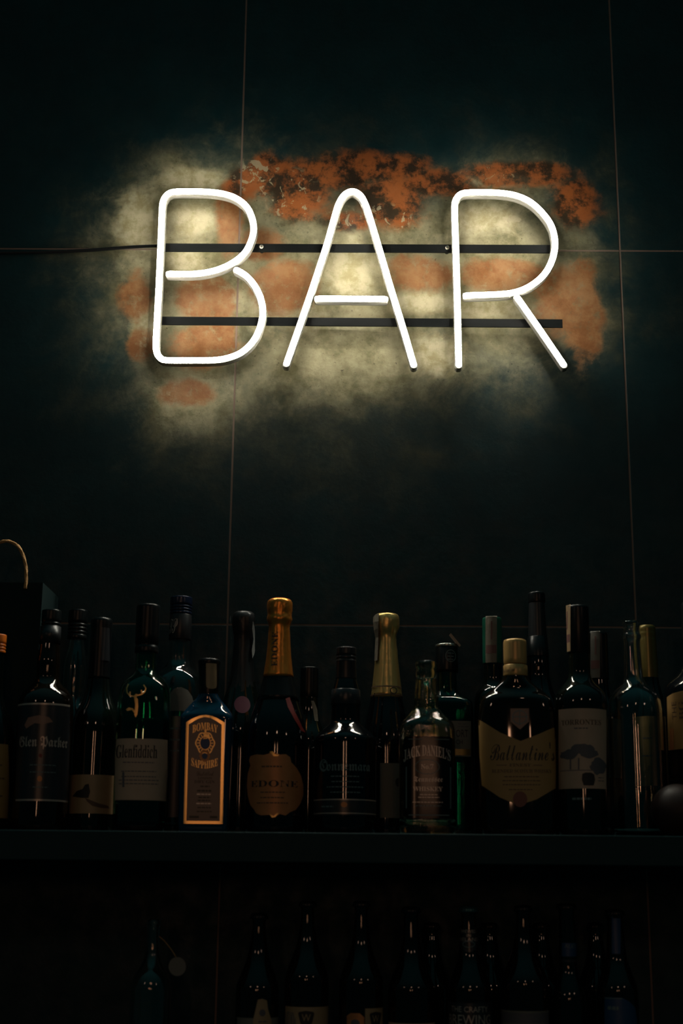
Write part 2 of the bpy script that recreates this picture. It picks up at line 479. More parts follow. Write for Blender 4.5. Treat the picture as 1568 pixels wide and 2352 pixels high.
    L.new(ramp(noise(30, 6, .6, (4, 4, 4)), .3, .7, .42, .7), b.inputs['Roughness'])
    bp = nd(nt, 'ShaderNodeBump'); bp.inputs['Strength'].default_value = .35; bp.inputs['Distance'].default_value = .001
    L.new(noise(120, 5, .6), bp.inputs['Height']); L.new(bp.outputs[0], b.inputs['Normal'])
    return m_

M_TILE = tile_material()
M_GROUT = mat('pinkish_grout', (0.22, 0.155, 0.125), 0.8, spec=0.1)

# tiled wall: 60 cm tiles with real joints, one structure
bm = bmesh.new()
g = 0.0026
fmats = []
for i in range(-3, 5):
    for j in range(-3, 5):
        x0, z0 = i * .6 + g / 2, j * .6 + g / 2
        r = bmesh.ops.create_cube(bm, size=1)
        for v in r['verts']:
            v.co = Vector((x0 + (.6 - g) * (v.co.x + .5), .0045 + v.co.y * .009, z0 + (.6 - g) * (v.co.z + .5)))
bmesh.ops.bevel(bm, geom=bm.edges[:], offset=.0005, segments=2, affect='EDGES', profile=.5)
n_t = len(bm.faces)
r = bmesh.ops.create_cube(bm, size=1)
for v in r['verts']: v.co = Vector((.6 + v.co.x * 4.8, .032 + v.co.y * .06 , .6 + v.co.z * 4.8))
for v in r['verts']:
    if v.co.y < .01: v.co.y = .0003
me = bpy.data.meshes.new('wall_back'); bm.faces.ensure_lookup_table()
for f in {f for v in r['verts'] for f in v.link_faces}: f.material_index = 1
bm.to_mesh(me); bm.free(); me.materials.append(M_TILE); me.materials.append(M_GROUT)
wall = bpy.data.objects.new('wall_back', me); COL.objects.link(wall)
tag(wall, 'dark slate tiled wall, patinated in rust and olive, with glow painted around the lit sign', None, kind='structure')

# upper shelf and lower counter
SHELF_Y = -0.252
ZS = P(784, 1913, SHELF_Y).z
ZSB = P(784, 1982, SHELF_Y).z
sh_ = box('wall_shelf', (-1.3, SHELF_Y, ZSB), (1.9, -0.0004, ZS), M_SHELF, bevel=.0012)
tag(sh_, 'long dark teal shelf board holding the upper row of liquor bottles', 'shelf')
ZC = ZSB - 0.305
ct = box('back_counter', (-1.3, -0.34, ZC - .05), (1.9, -0.0004, ZC), M_SHELF, bevel=.0015)
tag(ct, 'dark lower counter board under the beer bottles', 'counter')
print('shelf', ZS, ZSB, ZC)

# ------------------------------------------------------------------ the sign
M_TUBE = mat('lit_white_tube', (0.9, 0.9, 0.85), 0.4, emit=(1.0, 0.955, 0.80), es=165.0)
M_HOUS = mat('milky_silicone', (0.22, 0.21, 0.185), 0.22, spec=0.5)
M_BAR = mat('black_bar', (0.003, 0.004, 0.0045), 0.5, spec=0.2)
M_CABLE = mat('black_cable', (0.006, 0.006, 0.007), 0.4)
M_SCREW = mat('zinc_screw', (0.55, 0.50, 0.42), 0.3, metal=0.9)
TB, TF = -0.0155, -0.033          # back and front of the tube
sign = empty('neon_sign', P(830, 650, -0.001))
tag(sign, 'glowing white BAR light sign on two black bars against the patinated wall', 'sign')
so = sign.location.copy()

def catmull(pts, n=6):
    out = []
    for i in range(len(pts) - 1):
        p0 = pts[max(i - 1, 0)]; p1 = pts[i]; p2 = pts[i + 1]; p3 = pts[min(i + 2, len(pts) - 1)]
        for j in range(n):
            t = j / n
            out.append(0.5 * ((2 * p1) + (p2 - p0) * t + (2 * p0 - 5 * p1 + 4 * p2 - p3) * t * t + (3 * p1 - p0 - 3 * p2 + p3) * t ** 3))
    out.append(pts[-1]); return out

def resample(pts, step):
    out = [pts[0]]; acc = 0
    L = [0]
    for a, b in zip(pts, pts[1:]): L.append(L[-1] + (b - a).length)
    n = max(2, int(L[-1] / step)); j = 0
    out = []
    for i in range(n + 1):
        t = L[-1] * i / n
        while j < len(L) - 2 and L[j + 1] < t: j += 1
        f = (t - L[j]) / max(1e-9, L[j + 1] - L[j]); out.append(pts[j].lerp(pts[j + 1], f))
    return out

def sweep(path, profile, ends):
    """path in a wall-parallel plane; profile (lateral, y); ends: list of (offset along, lateral scale)"""
    V = []; Fc = []; m_ = len(profile); n = len(path); rings = []
    tan = []
    for i in range(n):
        t = (path[min(i + 1, n - 1)] - path[max(i - 1, 0)]); t.y = 0; tan.append(t.normalized())
    for off, s in ends: rings.append((path[0] - tan[0] * off, tan[0], s))
    for i in range(1, n - 1): rings.append((path[i], tan[i], 1))
    for off, s in reversed(ends): rings.append((path[-1] + tan[-1] * off, tan[-1], s))
    for p, t, s in rings:
        q = Vector((-t.z, 0, t.x))
        for a, y in profile: V.append(Vector((p.x, y, p.z)) + q * a * s - so)
    for k in range(len(rings) - 1):
        for i in range(m_):
            a = k * m_ + i; b = k * m_ + (i + 1) % m_; Fc.append((a, b, b + m_, a + m_))
    Fc.append(tuple(reversed(range(m_)))); e = (len(rings) - 1) * m_; Fc.append(tuple(range(e, e + m_)))
    return V, Fc

DW = 0.0046; HW = 0.0058; RD = DW / math.sin(R_(62)); SG = RD * (1 - math.cos(R_(62)))
tube_prof = [(RD * math.sin(R_(a)), TF + RD * (1 - math.cos(R_(a)))) for a in range(-62, 63, 12)] + [(DW, TF + SG + .0004), (-DW, TF + SG + .0004)]
hous_prof = [(-HW, TB - .002), (-HW, TF + .0088), (-HW + .0004, TF + .0082), (-HW, TF + .0076), (-HW, TF + SG + .0026), (-DW, TF + SG + .0003),
             (DW, TF + SG + .0003), (HW, TF + SG + .0026), (HW, TF + .0076), (HW - .0004, TF + .0082), (HW, TF + .0088), (HW, TB - .002), (HW - .0012, TB), (-HW + .0012, TB)]
def tube(pts, what):
    path = resample(catmull([P(x, y, TF) for x, y in pts]), .004)
    V, Fc = sweep(path, hous_prof, [(.0075, .45), (.0066, .75), (.0045, .96), (.001, 1)])
    h = fix_normals(link('tube_housing', V, Fc, M_HOUS, sign))
    h['label'] = 'milky casing of ' + what
    V, Fc = sweep(path, tube_prof, [(.0042, .55), (.0036, .8), (.002, .97), (0, 1)])
    t = fix_normals(link('light_tube', V, Fc, M_TUBE, h)); t['label'] = 'glowing white ' + what
B_ = [(391, 627), (447, 627), (486, 621), (516, 611), (545, 594), (565, 574), (577, 549), (582, 525), (578, 498), (565, 472), (541, 453), (512, 443), (477, 438.5), (440, 437.6), (408, 437.6),
      (389, 441), (377, 453), (372, 472), (370, 520), (365, 635), (361, 715), (357.4, 785), (359, 807), (367, 820), (382, 825.6), (447, 826), (496, 825), (526, 819.5), (555, 807), (580, 783), (596, 752), (603, 717), (598, 683.6), (584, 654),
      (565, 632), (546, 620)]
A_ = [(658, 832), (696.5, 730), (724, 640), (750.5, 558.5), (770, 489), (779, 463), (791, 445), (808.6, 436.8), (826, 445), (838, 465), (850, 500), (870, 567), (898, 662), (927, 757), (949.5, 835)]
A_[1] = (698, 717)
R1 = [(1053.5, 835), (1050, 680), (1046.5, 560), (1044, 475), (1048, 455), (1058, 443.5), (1075, 440), (1110, 439.5), (1145, 440.5), (1184, 446.5), (1218, 461.7), (1246, 487), (1267, 518), (1275, 557), (1268, 596), (1248.5, 630), (1218, 655), (1184, 669), (1145, 674), (1074, 676.5)]
tube(B_, 'letter B'); tube(A_, 'letter A legs'); tube([(733, 684), (780, 684.2), (880, 684.8)], 'letter A crossbar')
tube(R1, 'letter R stem and bowl'); tube([(1190, 684), (1243, 760), (1294, 835)], 'letter R leg')

def bar(x0, y0, x1, y1, h):
    p0, p1 = P(x0, y0, -.0135), P(x1, y1, -.0135); k = px_scale(p0)
    V = []
    for p in (p0, p1):
        for y, z in ((-.0150, 1), (-.0150, -1), (-.0120, -1), (-.0120, 1)):
            V.append(Vector((p.x, y, p.z + z * h * k / 2)) - so)
    b = fix_normals(link('mounting_bar', V, [(0, 1, 2, 3), (7, 6, 5, 4), (0, 4, 5, 1), (1, 5, 6, 2), (2, 6, 7, 3), (3, 7, 4, 0)], M_BAR, sign, smooth=False))
    b['label'] = 'black flat metal bar behind the letters'
    return b
b1 = bar(366, 569, 1275, 572.5, 19.5); b2 = bar(362, 737, 1291, 743.5, 19.5)
def screw(b, x, y, back=-.0150):
    p = P(x, y, back) - so
    V = []; Fc = []
    for r_, d in ((.0032, 0), (.0034, -.0010), (.0022, -.0018), (.0004, -.0020)):
        for i in range(20): V.append(Vector((p.x + r_ * math.cos(i * math.pi / 10), back - so.y + d, p.z + r_ * math.sin(i * math.pi / 10))))
    for k in range(3):
        for i in range(20): a = k * 20 + i; c = k * 20 + (i + 1) % 20; Fc.append((a, c, c + 20, a + 20))
    Fc.append(tuple(range(60, 80))); Fc.append(tuple(range(20)))
    n0 = len(Fc)
    for w_, h_ in ((.0016, .0003), (.0003, .0016)):
        o = len(V); V += [Vector((p.x + a * w_, back - so.y - .0022, p.z + c * h_)) for a, c in ((-1, -1), (1, -1), (1, 1), (-1, 1))]
        Fc.append((o, o + 1, o + 2, o + 3))
    s = link('screw', V, Fc, [M_SCREW, M_INK], b, [0] * n0 + [1, 1]); s['label'] = 'small silver cross-head screw'
    # stand-off sleeve between bar and wall
    V = []; Fc = []
    for y in (-.0120, .001):
        for i in range(16): V.append(Vector((p.x + .004 * math.cos(i * math.pi / 8), y - so.y, p.z + .004 * math.sin(i * math.pi / 8))))
    Fc = [(i, (i + 1) % 16, 16 + (i + 1) % 16, 16 + i) for i in range(16)]
    link('spacer', V, Fc, M_BAR, b)
screw(b1, 600, 567); screw(b1, 1027, 569)
screw(b2, 604, 738.5); screw(b2, 1052, 742)

def wire(name, pts, r_, m_, parent=None, org=Vector((0, 0, 0)), seg=10, step=.006, twist=None):
    path = resample(catmull(pts), step); V = []; Fc = []
    up = Vector((0, 0, 1))
    for i, p in enumerate(path):
        t = (path[min(i + 1, len(path) - 1)] - path[max(i - 1, 0)]).normalized()
        a = t.cross(Vector((0, 1, 0)));
        if a.length < .1: a = t.cross(up)
        a.normalize(); c = t.cross(a)
        for j in range(seg):
            an = 2 * math.pi * j / seg
            rr = r_ * (1 + (.16 * math.cos(3 * an + i * twist) if twist else 0))
            V.append(p + (a * math.cos(an) + c * math.sin(an)) * rr - org)
    for k in range(len(path) - 1):
        for j in range(seg):
            x = k * seg + j; y = k * seg + (j + 1) % seg; Fc.append((x, y, y + seg, x + seg))
    Fc.append(tuple(range(seg))); e = (len(path) - 1) * seg; Fc.append(tuple(range(e, e + seg)))
    return fix_normals(link(name, V, Fc, m_, parent))
cb = wire('power_cable', [P(368, 565, -.012), P(330, 566, -.008), P(280, 569, -.0045), P(200, 575, -.003), P(110, 579, -.003), P(0, 580.5, -.003), P(-120, 582, -.003), P(-260, 584, -.003), P(-900, 588, -.003), P(-2400, 600, -.003)], .0026, M_CABLE, sign, so)
cb['label'] = 'thin black cable running left along the tile joint'

# ------------------------------------------------------------------ upper shelf, left to right
G_UP = 'bottles on the upper shelf'
Z0 = ZS
YF, YM, YB = -0.160, -0.130, -0.052

def cap_ridges(b, name, x, r0, r1, hw, m_, ridges=3, grip=True, dome=0.25):
    """screw cap from row r1 (bottom) up to row r0 (top)"""
    h = r1 - r0
    pr = [(r1, hw * .98), (r1, hw)]
    for i in range(ridges):
        a = r1 - h * (.12 + .5 * i / ridges)
        pr += [(a, hw), (a - h * .02, hw * .93), (a - h * .05, hw * .93), (a - h * .07, hw)]
    pr += [(r0 + h * .10, hw), (r0 + h * .02, hw * .99), (r0, hw * .9), (r0 - h * dome * .02, hw * .4)]
    j = (lambda u, k: (.010 if int(u * 64) % 2 else 0)) if grip else None
    return b.solid(name, pr, m_, smooth=1, seg=64, jit=j)

# gift bag
p0, p1 = P(-140, 1600, -.118), P(82, 1600, -.118)
zt = P(82, 1338, -.118).z
bag = empty('gift_bag', ((p0.x + p1.x) / 2, -.065, Z0))
tag(bag, 'dark teal gift bag with tan rope handle standing at the left end of the shelf', 'gift bag')
bw = (p1.x - p0.x) / 2; bh = zt - Z0
def bagmesh():
    t = .0008; V = []; Fc = []
    for z in (0, bh):
        for x, y in ((-bw, -.053), (bw, -.053), (bw, .053), (-bw, .053)): V.append((x, y, z))
    for z in (bh, .002):
        for x, y in ((-bw + t, -.053 + t), (bw - t, -.053 + t), (bw - t, .053 - t), (-bw + t, .053 - t)): V.append((x, y, z))
    for k in range(3):
        for i in range(4): a = k * 4 + i; c = k * 4 + (i + 1) % 4; Fc.append((a, c, c + 4, a + 4))
    Fc += [(3, 2, 1, 0), (12, 13, 14, 15)]
    return V, Fc
V, Fc = bagmesh(); link('bag_body', V, Fc, M_BAG, bag, smooth=False)
org = Vector(bag.location)
for yy in (-.1195,):
    pts = [P(-32, 1352, -.1195), P(-34, 1330, -.1195), P(-30, 1290, -.1195), P(-14, 1254, -.1195), P(17, 1243, -.1195), P(44, 1258, -.1195), P(58, 1294, -.1195), P(60, 1330, -.1195), P(58, 1352, -.1195)]
    pts = [Vector((q.x, yy, q.z if yy < -.1 else q.z - .028)) for q in pts]
    wire('rope_handle', pts, .0022, M_ROPE, bag, org, seg=12, step=.0012, twist=.45)

# half-hidden bottle at the left border
b = Body('liquor_bottle', 'dark bottle with an orange cap, cut off by the left border', 'bottle', -.170, (-20, 1700), Z0, G_UP)
b.glass([(None, 50), (1850, 50), (1700, 50), (1690, 50), (1655, 44), (1620, 26), (1590, 17), (1520, 16), (1490, 15)], M_DARK)
cap_ridges(b, 'cap', 0, 1458, 1500, 18, M_CAPORG)
s = Sheet(b); s.rect(-62, 1712, 17, 1880, M_PAPERY); s.lines(-50, 10, [1760, 1790, 1830], M_INKB); s.done(label='yellowish paper label')

# dark whisky bottle with gothic lettering
b = Body('whisky_bottle', 'stout dark whisky bottle with silver gothic lettering on a navy label', 'bottle', YF, (98, 1740), Z0, G_UP)
b.glass([(None, 63), (1860, 63), (1640, 63), (1622, 63), (1606, 61), (1592, 54), (1566, 26), (1545, 26), (1520, 27), (1500, 24), (1470, 22)], M_BROWN)
b.solid('neck_band', [(1480, 23.5), (1480, 24), (1440, 23.5), (1440, 22)], M_CAPGREY, smooth=0)
cap_ridges(b, 'cap', 0, 1402, 1462, 22, M_CAPBLK, 4)
s = Sheet(b); s.rect(38, 1624, 158, 1842, M_NAVY)
s.rect(38, 1622, 158, 1626, M_SILVINK, 1); s.rect(38, 1839, 158, 1843, M_SILVINK, 1)
s.poly([(58, 1672), (66, 1655), (90, 1650), (112, 1654), (120, 1664), (100, 1670), (80, 1668), (62, 1680)], M_MOCHA, 1)
s.text('Glen Parker', 47, 152, 1696, 1727, M_SILVINK, 'frak'); s.ellipse(93, 1741, 4, 4.5, M_RED)
s.lines(60, 135, [1762, 1778], M_TEALINK, 2); s.ellipse(91, 1793, 5.5, 6.5, M_COPPER); s.lines(70, 115, [1812], M_TEALINK, 2)
s.done(label='navy label with silver lines and gothic writing')

# clear bottle behind
b = Body('spirit_bottle', 'clear curvy-necked bottle with black screw cap, behind the gothic-lettered whisky', 'bottle', YB, (166, 1650), Z0, G_UP)
b.glass([(None, 46), (1850, 46), (1680, 46), (1640, 45), (1612, 26), (1590, 25), (1565, 27), (1540, 27), (1510, 24), (1480, 17), (1450, 16)], M_CLEAR, thick=.0025)
cap_ridges(b, 'cap', 0, 1402, 1468, 22, M_CAPBLK, 4)

# wine bottle with landscape label
b = Body('wine_bottle', 'black wine bottle with a low cream landscape label left of the stag bottle', 'bottle', -.118, (213, 1820), Z0, G_UP)
b.glass([(None, 55), (1860, 55), (1700, 55), (1670, 55), (1640, 50), (1600, 30), (1560, 24), (1520, 22), (1500, 21)], M_DARK)
b.solid('capsule', [(1560, 25), (1540, 24.5), (1500, 24), (1450, 24), (1436, 24.6), (1428, 24.6), (1424, 24), (1421, 21)], M_CAPBLK)
strip(b, 'tax_stamp', 232, 250, 1445, 1520, M_NAVY, marks=False, top=False)
s = Sheet(b); s.rect(160, 1783, 266, 1871, M_PAPERB)
s.poly([(168, 1832), (178, 1820), (190, 1816), (196, 1806), (199, 1816), (204, 1804), (207, 1822), (203, 1836), (190, 1836)], M_INK, 1)
s.poly([(196, 1836), (206, 1840), (226, 1848), (246, 1852), (250, 1858), (230, 1858), (212, 1854), (200, 1844)], M_INKB, 1)
s.done(label='cream label with a small dark landscape drawing')

# green whisky bottle with golden stag
b = Body('whisky_bottle', 'green glass whisky bottle with a golden stag above a cream label', 'bottle', YF, (325, 1750), Z0, G_UP, rot=8)
b.glass([(None, 60, .95, 2.8), (1850, 61, .95, 2.8), (1700, 62, .95, 2.8), (1640, 61, .95, 2.8), (1590, 59, .95, 2.5), (1570, 53, .96, 2.2), (1544, 25, 1, 2.0), (1532, 24, 1, 2), (1500, 23, 1, 2), (1470, 22, 1, 2)], M_GREEN, thick=.0028)
b.liquid(1655, M_LIQ)
cap_ridges(b, 'cap', 0, 1390, 1500, 27, M_CAPBLK, 1, grip=False)
s = Sheet(b, round_=False, off=.0006); s.rect(265, 1702, 384, 1841, M_PAPER)
s.text('Glenfiddich', 268, 361, 1716, 1746, M_INK, 'serif'); s.lines(272, 366, [1756, 1776, 1788, 1796, 1804], M_INKG, 2.2)
s.rect(282, 1778, 287, 1812, M_INKG, 1); s.done(label='cream paper label with dark serif name')
s = Sheet(b, round_=False, off=.0006)
s.poly([(309, 1612), (313, 1608), (317, 1613), (318, 1630), (316, 1648), (312, 1655), (309, 1648), (312, 1632)], M_GOLDINK)
s.poly([(308, 1606), (313, 1601), (318, 1603), (314, 1609), (309, 1612)], M_GOLDINK, 1)
s.poly([(310, 1646), (304, 1638), (293, 1640), (290, 1636), (297, 1632), (306, 1634), (312, 1642)], M_GOLDINK, 1)
for q in ([(309, 1607), (300, 1606), (293, 1598), (292, 1588), (296, 1578)], [(316, 1605), (326, 1602), (333, 1596), (335, 1588), (330, 1580)],
          [(299, 1605), (300, 1596)], [(327, 1602), (325, 1592)]):
    for (xa, ra), (xb, rb) in zip(q, q[1:]):
        dx, dy = xb - xa, rb - ra; l = math.hypot(dx, dy); nx, ny = -dy / l * 1.4, dx / l * 1.4
        s.poly([(xa + nx, ra + ny), (xb + nx, rb + ny), (xb - nx, rb - ny), (xa - nx, ra - ny)], M_GOLDINK, 1)
s.done('stag_emblem', label='golden stag emblem')

# big-shouldered clear bottle behind
b = Body('spirit_bottle', 'wide-shouldered clear bottle with ringed navy cap behind the stag bottle', 'bottle', YB, (404, 1700), Z0, G_UP)
b.glass([(None, 64), (1850, 64), (1650, 64), (1600, 63), (1570, 60), (1552, 52), (1526, 25), (1500, 24), (1460, 23), (1430, 22)], M_CLEAR, thick=.003)
b.liquid(1660, M_LIQ)
b.solid('neck_sleeve', [(1471, 25), (1469, 26), (1414, 25), (1412, 24)], M_CAPGREY, smooth=0)
s = Sheet(b, b.caprings); s.text('TP', 390, 408, 1425, 1458, M_SILVINK, 'script'); s.done('sleeve_print')
cap_ridges(b, 'cap', 0, 1372, 1411, 25, M_CAPBLUE, 3)
s = Sheet(b); s.poly([(392, 1640), (392, 1600), (400, 1590), (415, 1586), (430, 1592), (440, 1606), (444, 1622), (438, 1640)], M_PAPERG)
s.rect(385, 1652, 420, 1880, M_NAVY); s.lines(388, 414, [1680, 1705, 1730], M_TEALINK, 4); s.done(label='grey rounded label')

# blue gin bottle
b = Body('gin_bottle', 'square-shouldered blue gin bottle with a gold-framed arched label', 'bottle', YF, (472, 1780), Z0, G_UP, rot=1.5)
dp = .72
b.glass([(None, 56, dp, 9), (1880, 57, dp, 9), (1660, 59, dp, 9), (1652, 59, dp, 9), (1641, 57, dp, 4.5), (1621, 42, .5, 3), (1606, 28, .8, 2.3), (1598, 23, .98, 2), (1585, 21, 1, 2)], M_BLUE)
b.solid('cap', [(1598, 22), (1590, 23), (1530, 24), (1524, 25.5), (1518, 25.5), (1515, 23)], M_CAPBLK)
s = Sheet(b, b.caprings); s.rect(475, 1527, 498, 1577, M_PAPERB); s.ellipse(486.5, 1579, 11, 6, M_PAPERB, 0); s.done('cap_label', label='small tan paper strip on the cap')
s = Sheet(b, round_=False, off=.0008)
def bframe(i):
    pts = [(425 + i, 1894 - i), (431.5 + i * .9, 1664 + i * .7)]
    for k in range(1, 12):
        t = k / 12; pts.append((431.5 + i + (518.5 - 431.5 - 2 * i) * t, 1664 + i * .8 - 17 * math.sin(math.pi * t)))
    return pts + [(518.5 - i, 1664 + i * .7), (514 - i, 1894 - i)]
s.poly(bframe(0), M_GOLDFR); s.poly(bframe(6.5), M_MOCHA, 1)
s.text('BOMBAY', 446, 503, 1664, 1682, M_GOLDINK, 'serif', 2, arc=7)
s.text('SAPPHIRE', 443, 503, 1751, 1769, M_GOLDINK, 'serif', 2, arc=-7)
s.poly([(471, 1694), (483, 1690), (486, 1700), (470, 1702)][::-1], M_GOLDINK, 3); s.rect(473, 1680, 477.5, 1694, M_GOLDINK, 2)
s.ring(474.5, 1711, 21.5, 25, 2.6, M_GOLDINK, 2, 36, .06, 6)
for k in range(18):
    a = k * math.pi / 9
    c_, s_ = math.cos(a), math.sin(a)
    s.poly([(474.5 + 12 * c_ - .8 * s_, 1711 + 15 * s_ + .8 * c_), (474.5 + 18.5 * c_ - .8 * s_, 1711 + 22 * s_ + .8 * c_), (474.5 + 18.5 * c_ + .8 * s_, 1711 + 22 * s_ - .8 * c_), (474.5 + 12 * c_ + .8 * s_, 1711 + 15 * s_ - .8 * c_)], M_GOLDINK, 2)
s.ring(474.5, 1711, 12.6, 15.6, 1.6, M_GOLDINK, 2); s.ellipse(474.5, 1711, 11.2, 14, M_BLUELAB, 3)
s.ring(473.5, 1740, 12, 13.5, 5, M_COPPER, 3, 24, .06, 8); s.ellipse(473.5, 1740, 6, 6.5, M_BLUELAB, 3)
s.text('Distilled', 455, 494, 1775, 1785, M_INKB, 'script', 2)
s.text('LONDON', 458, 490, 1788, 1793, M_INKB, 'serif', 2); s.text('DRY GIN', 450, 496, 1795, 1802, M_INKB, 'serif', 2)
s.lines(460, 488, [1809], M_INKB, 3, 2); s.lines(451, 494, [1819], M_INKB, 4, 2); s.lines(450, 494, [1827], M_SILVINK, 2.5, 2)
s.lines(455, 490, [1834, 1841], M_INKB, 3, 2); s.lines(449, 494, [1848], M_SILVINK, 2.5, 2); s.lines(452, 492, [1857, 1866], M_INKB, 2.5, 2)
s.rect(438, 1876, 460, 1881, M_INKB, 2); s.rect(485, 1876, 502, 1881, M_INKB, 2)
s.done(label='brown arched label in a gold frame with a medallion')

# black-foiled sparkling bottle behind
b = Body('sparkling_wine_bottle', 'black-foiled sparkling wine bottle with loose film at its neck, behind the blue gin', 'bottle', YB, (552, 1700), Z0, G_UP)
b.glass([(None, 62), (1850, 62), (1700, 62), (1660, 58), (1610, 42), (1560, 28), (1510, 22), (1480, 20)], M_DARK)
rj = random.Random(3); jt = [[rj.uniform(-.03, .03) for _ in range(80)] for _ in range(60)]
b.solid('foil_capsule', [(1600, 38), (1560, 29), (1510, 23), (1465, 21), (1450, 24), (1425, 27), (1412, 25), (1406, 20), (1404, 10)], M_FOILBK, jit=lambda u, k: jt[k % 60][int(u * 40)])
s = Sheet(b, b.caprings, off=.0035); s.poly([(524, 1424), (527, 1414), (531, 1440), (537, 1468), (534, 1500), (526, 1508), (521, 1480), (522, 1450)], M_FILM)
s.done('torn_film'); s = Sheet(b, b.caprings, off=.0035)
s.poly([(577, 1430), (580, 1450), (584, 1470), (580, 1495), (575, 1515), (574, 1495), (577, 1470), (575, 1448)], M_FILM); s.done('torn_film')
s = Sheet(b); s.ellipse(556, 1624, 18, 20, M_PINK); s.done('neck_label', label='dark pink round paper')

# copper-labelled sparkling wine
b = Body('sparkling_wine_bottle', 'sparkling wine bottle with orange foil neck and scalloped copper label', 'bottle', -.150, (634, 1790), Z0, G_UP)
b.glass([(None, 70), (1850, 70), (1720, 70), (1690, 69), (1650, 62), (1610, 48), (1560, 34), (1500, 25), (1450, 22)], M_BLACK)
jt2 = [[rj.uniform(-.02, .02) for _ in range(80)] for _ in range(60)]
b.solid('collar', [(1612, 49.6), (1600, 46), (1560, 35.2), (1540, 31.6), (1540, 30)], M_CAPBLK, smooth=0)
b.solid('foil_capsule', [(1556, 34.6), (1556, 35.4), (1530, 31), (1490, 26.5), (1446, 24), (1436, 24), (1426, 29), (1419, 28.5), (1412, 27), (1400, 29), (1386, 29), (1380, 27), (1376, 20), (1374.5, 10)], M_FOILOR, jit=lambda u, k: jt2[k % 60][int(u * 40)])
s = Sheet(b, b.caprings, off=.0007); s.text('EDONE', 624, 638, 1455, 1535, M_INKB, 'serif', vert=True); s.done('foil_print')
s = Sheet(b)
s.poly([(655, 1610), (664, 1606), (676, 1640), (692, 1672), (700, 1684), (690, 1682), (674, 1656), (660, 1630)], M_RED); s.done('ribbon', label='narrow red slanting ribbon')
s = Sheet(b)
oc = [(576, 1741), (590, 1738), (606, 1740), (618, 1737), (624, 1731), (632, 1736), (642, 1739), (656, 1738), (665, 1744), (668, 1756), (680, 1768), (690, 1785), (695, 1806), (695, 1828), (688, 1848), (678, 1862), (665, 1868), (655, 1876),
      (642, 1873), (630, 1880), (618, 1875), (600, 1876), (590, 1872), (584, 1862), (576, 1852), (570, 1830), (568, 1806), (570, 1780), (576, 1762), (573, 1750)]
s.poly(oc, M_COPPER)
s.lines(594, 654, [1766], M_INKB, 3.5); s.text('EDONE', 578, 682, 1797, 1812, M_INK, 'serif'); s.lines(590, 662, [1824, 1836, 1848], M_INKB, 2.6)
s.poly([(619, 1733), (626, 1732), (632, 1739), (641, 1739), (638, 1743), (628, 1743)], M_GOLDINK, 1)
s.poly([(618, 1872), (628, 1878), (636, 1871), (640, 1870), (632, 1880), (624, 1881)], M_GOLDINK, 1)
s.done(label='scalloped copper label with dark serif name')

# dark bottle behind
b = Body('liquor_bottle', 'black-capped dark bottle behind, between copper-labelled wine and the engraved whisky', 'bottle', YB, (708, 1700), Z0, G_UP)
b.glass([(None, 42), (1850, 42), (1710, 42), (1690, 40), (1665, 28), (1640, 22), (1600, 20), (1590, 19)], M_DARK)
b.solid('cap', [(1603, 20), (1600, 21), (1545, 20.5), (1536, 20.5), (1533, 19), (1532.5, 8)], M_CAPBLK)
s = Sheet(b); s.poly([(714, 1612), (720, 1612), (728, 1632), (730, 1658), (722, 1658), (718, 1632)], M_STAMP); s.done('tax_stamp')
s = Sheet(b); s.ellipse(690, 1738, 15, 22, M_NAVY, 0); s.lines(680, 700, [1725, 1736, 1747], M_TEALINK, 2); s.done(label='round dark blue label')

# engraved whisky bottle
b = Body('whisky_bottle', 'dark whisky bottle with pale curling lettering and a ringed neck, right of the copper label', 'bottle', YF, (792, 1800), Z0, G_UP)
b.glass([(None, 71), (1860, 72), (1720, 71), (1700, 71), (1692, 68), (1662, 35), (1655, 33), (1620, 33), (1590, 31), (1570, 26), (1555, 22), (1530, 21)], M_BLACK)
b.solid('neck_band', [(1620, 33.6), (1619, 34.4), (1586, 32.8), (1585, 32)], M_NAVY, smooth=0)
b.solid('capsule', [(1562, 23.5), (1558, 24), (1522, 22.5), (1520, 23), (1518, 23.6)], M_CAPGREY, smooth=0)
cap_ridges(b, 'cap', 0, 1488, 1520, 23, M_CAPGREY, 2, grip=False)
s = Sheet(b); s.text('Connemara', 737, 848, 1753, 1776, M_TEALINK, 'frak'); s.ring(744, 1763, 9, 14, 2, M_TEALINK)
s.lines(750, 835, [1788, 1800, 1812, 1824], M_TEALINK, 2.2); s.done('engraved_lettering', label='pale grey lettering')
s = Sheet(b); s.rect(719, 1840, 862, 1875, M_NAVY); s.rect(719, 1839, 862, 1841.5, M_SILVINK, 1); s.rect(719, 1870, 862, 1872, M_SILVINK, 1)
s.ellipse(790, 1852, 7, 6, M_COPPER, 1); s.lines(735, 770, [1856], M_TEALINK, 3); s.done(label='dark band label near the base')

# pale gold sparkling wine behind
b = Body('sparkling_wine_bottle', 'sparkling wine bottle with torn pale gold foil, behind the empty square bottle', 'bottle', YB, (887, 1780), Z0, G_UP)
b.glass([(None, 54), (1850, 54), (1720, 54), (1690, 53), (1650, 46), (1610, 37), (1560, 30), (1500, 24), (1460, 20)], M_BLACK)
b.solid('foil_capsule', [(1604, 35.6), (1604, 37), (1560, 31), (1500, 25), (1472, 22), (1458, 22.5), (1446, 28.4), (1425, 29.5), (1416, 28), (1411, 24), (1409.5, 12)], M_FOILGD, jit=lambda u, k: jt[k % 60][int(u * 40)] * .8)
s = Sheet(b, b.caprings, off=.0008); s.rect(850, 1579, 926, 1581.5, M_INKB); s.rect(850, 1598, 926, 1600, M_INKB); s.ring(903, 1590, 8, 8, 2, M_INK); s.done('foil_print')
s = Sheet(b, b.caprings, off=.0022)
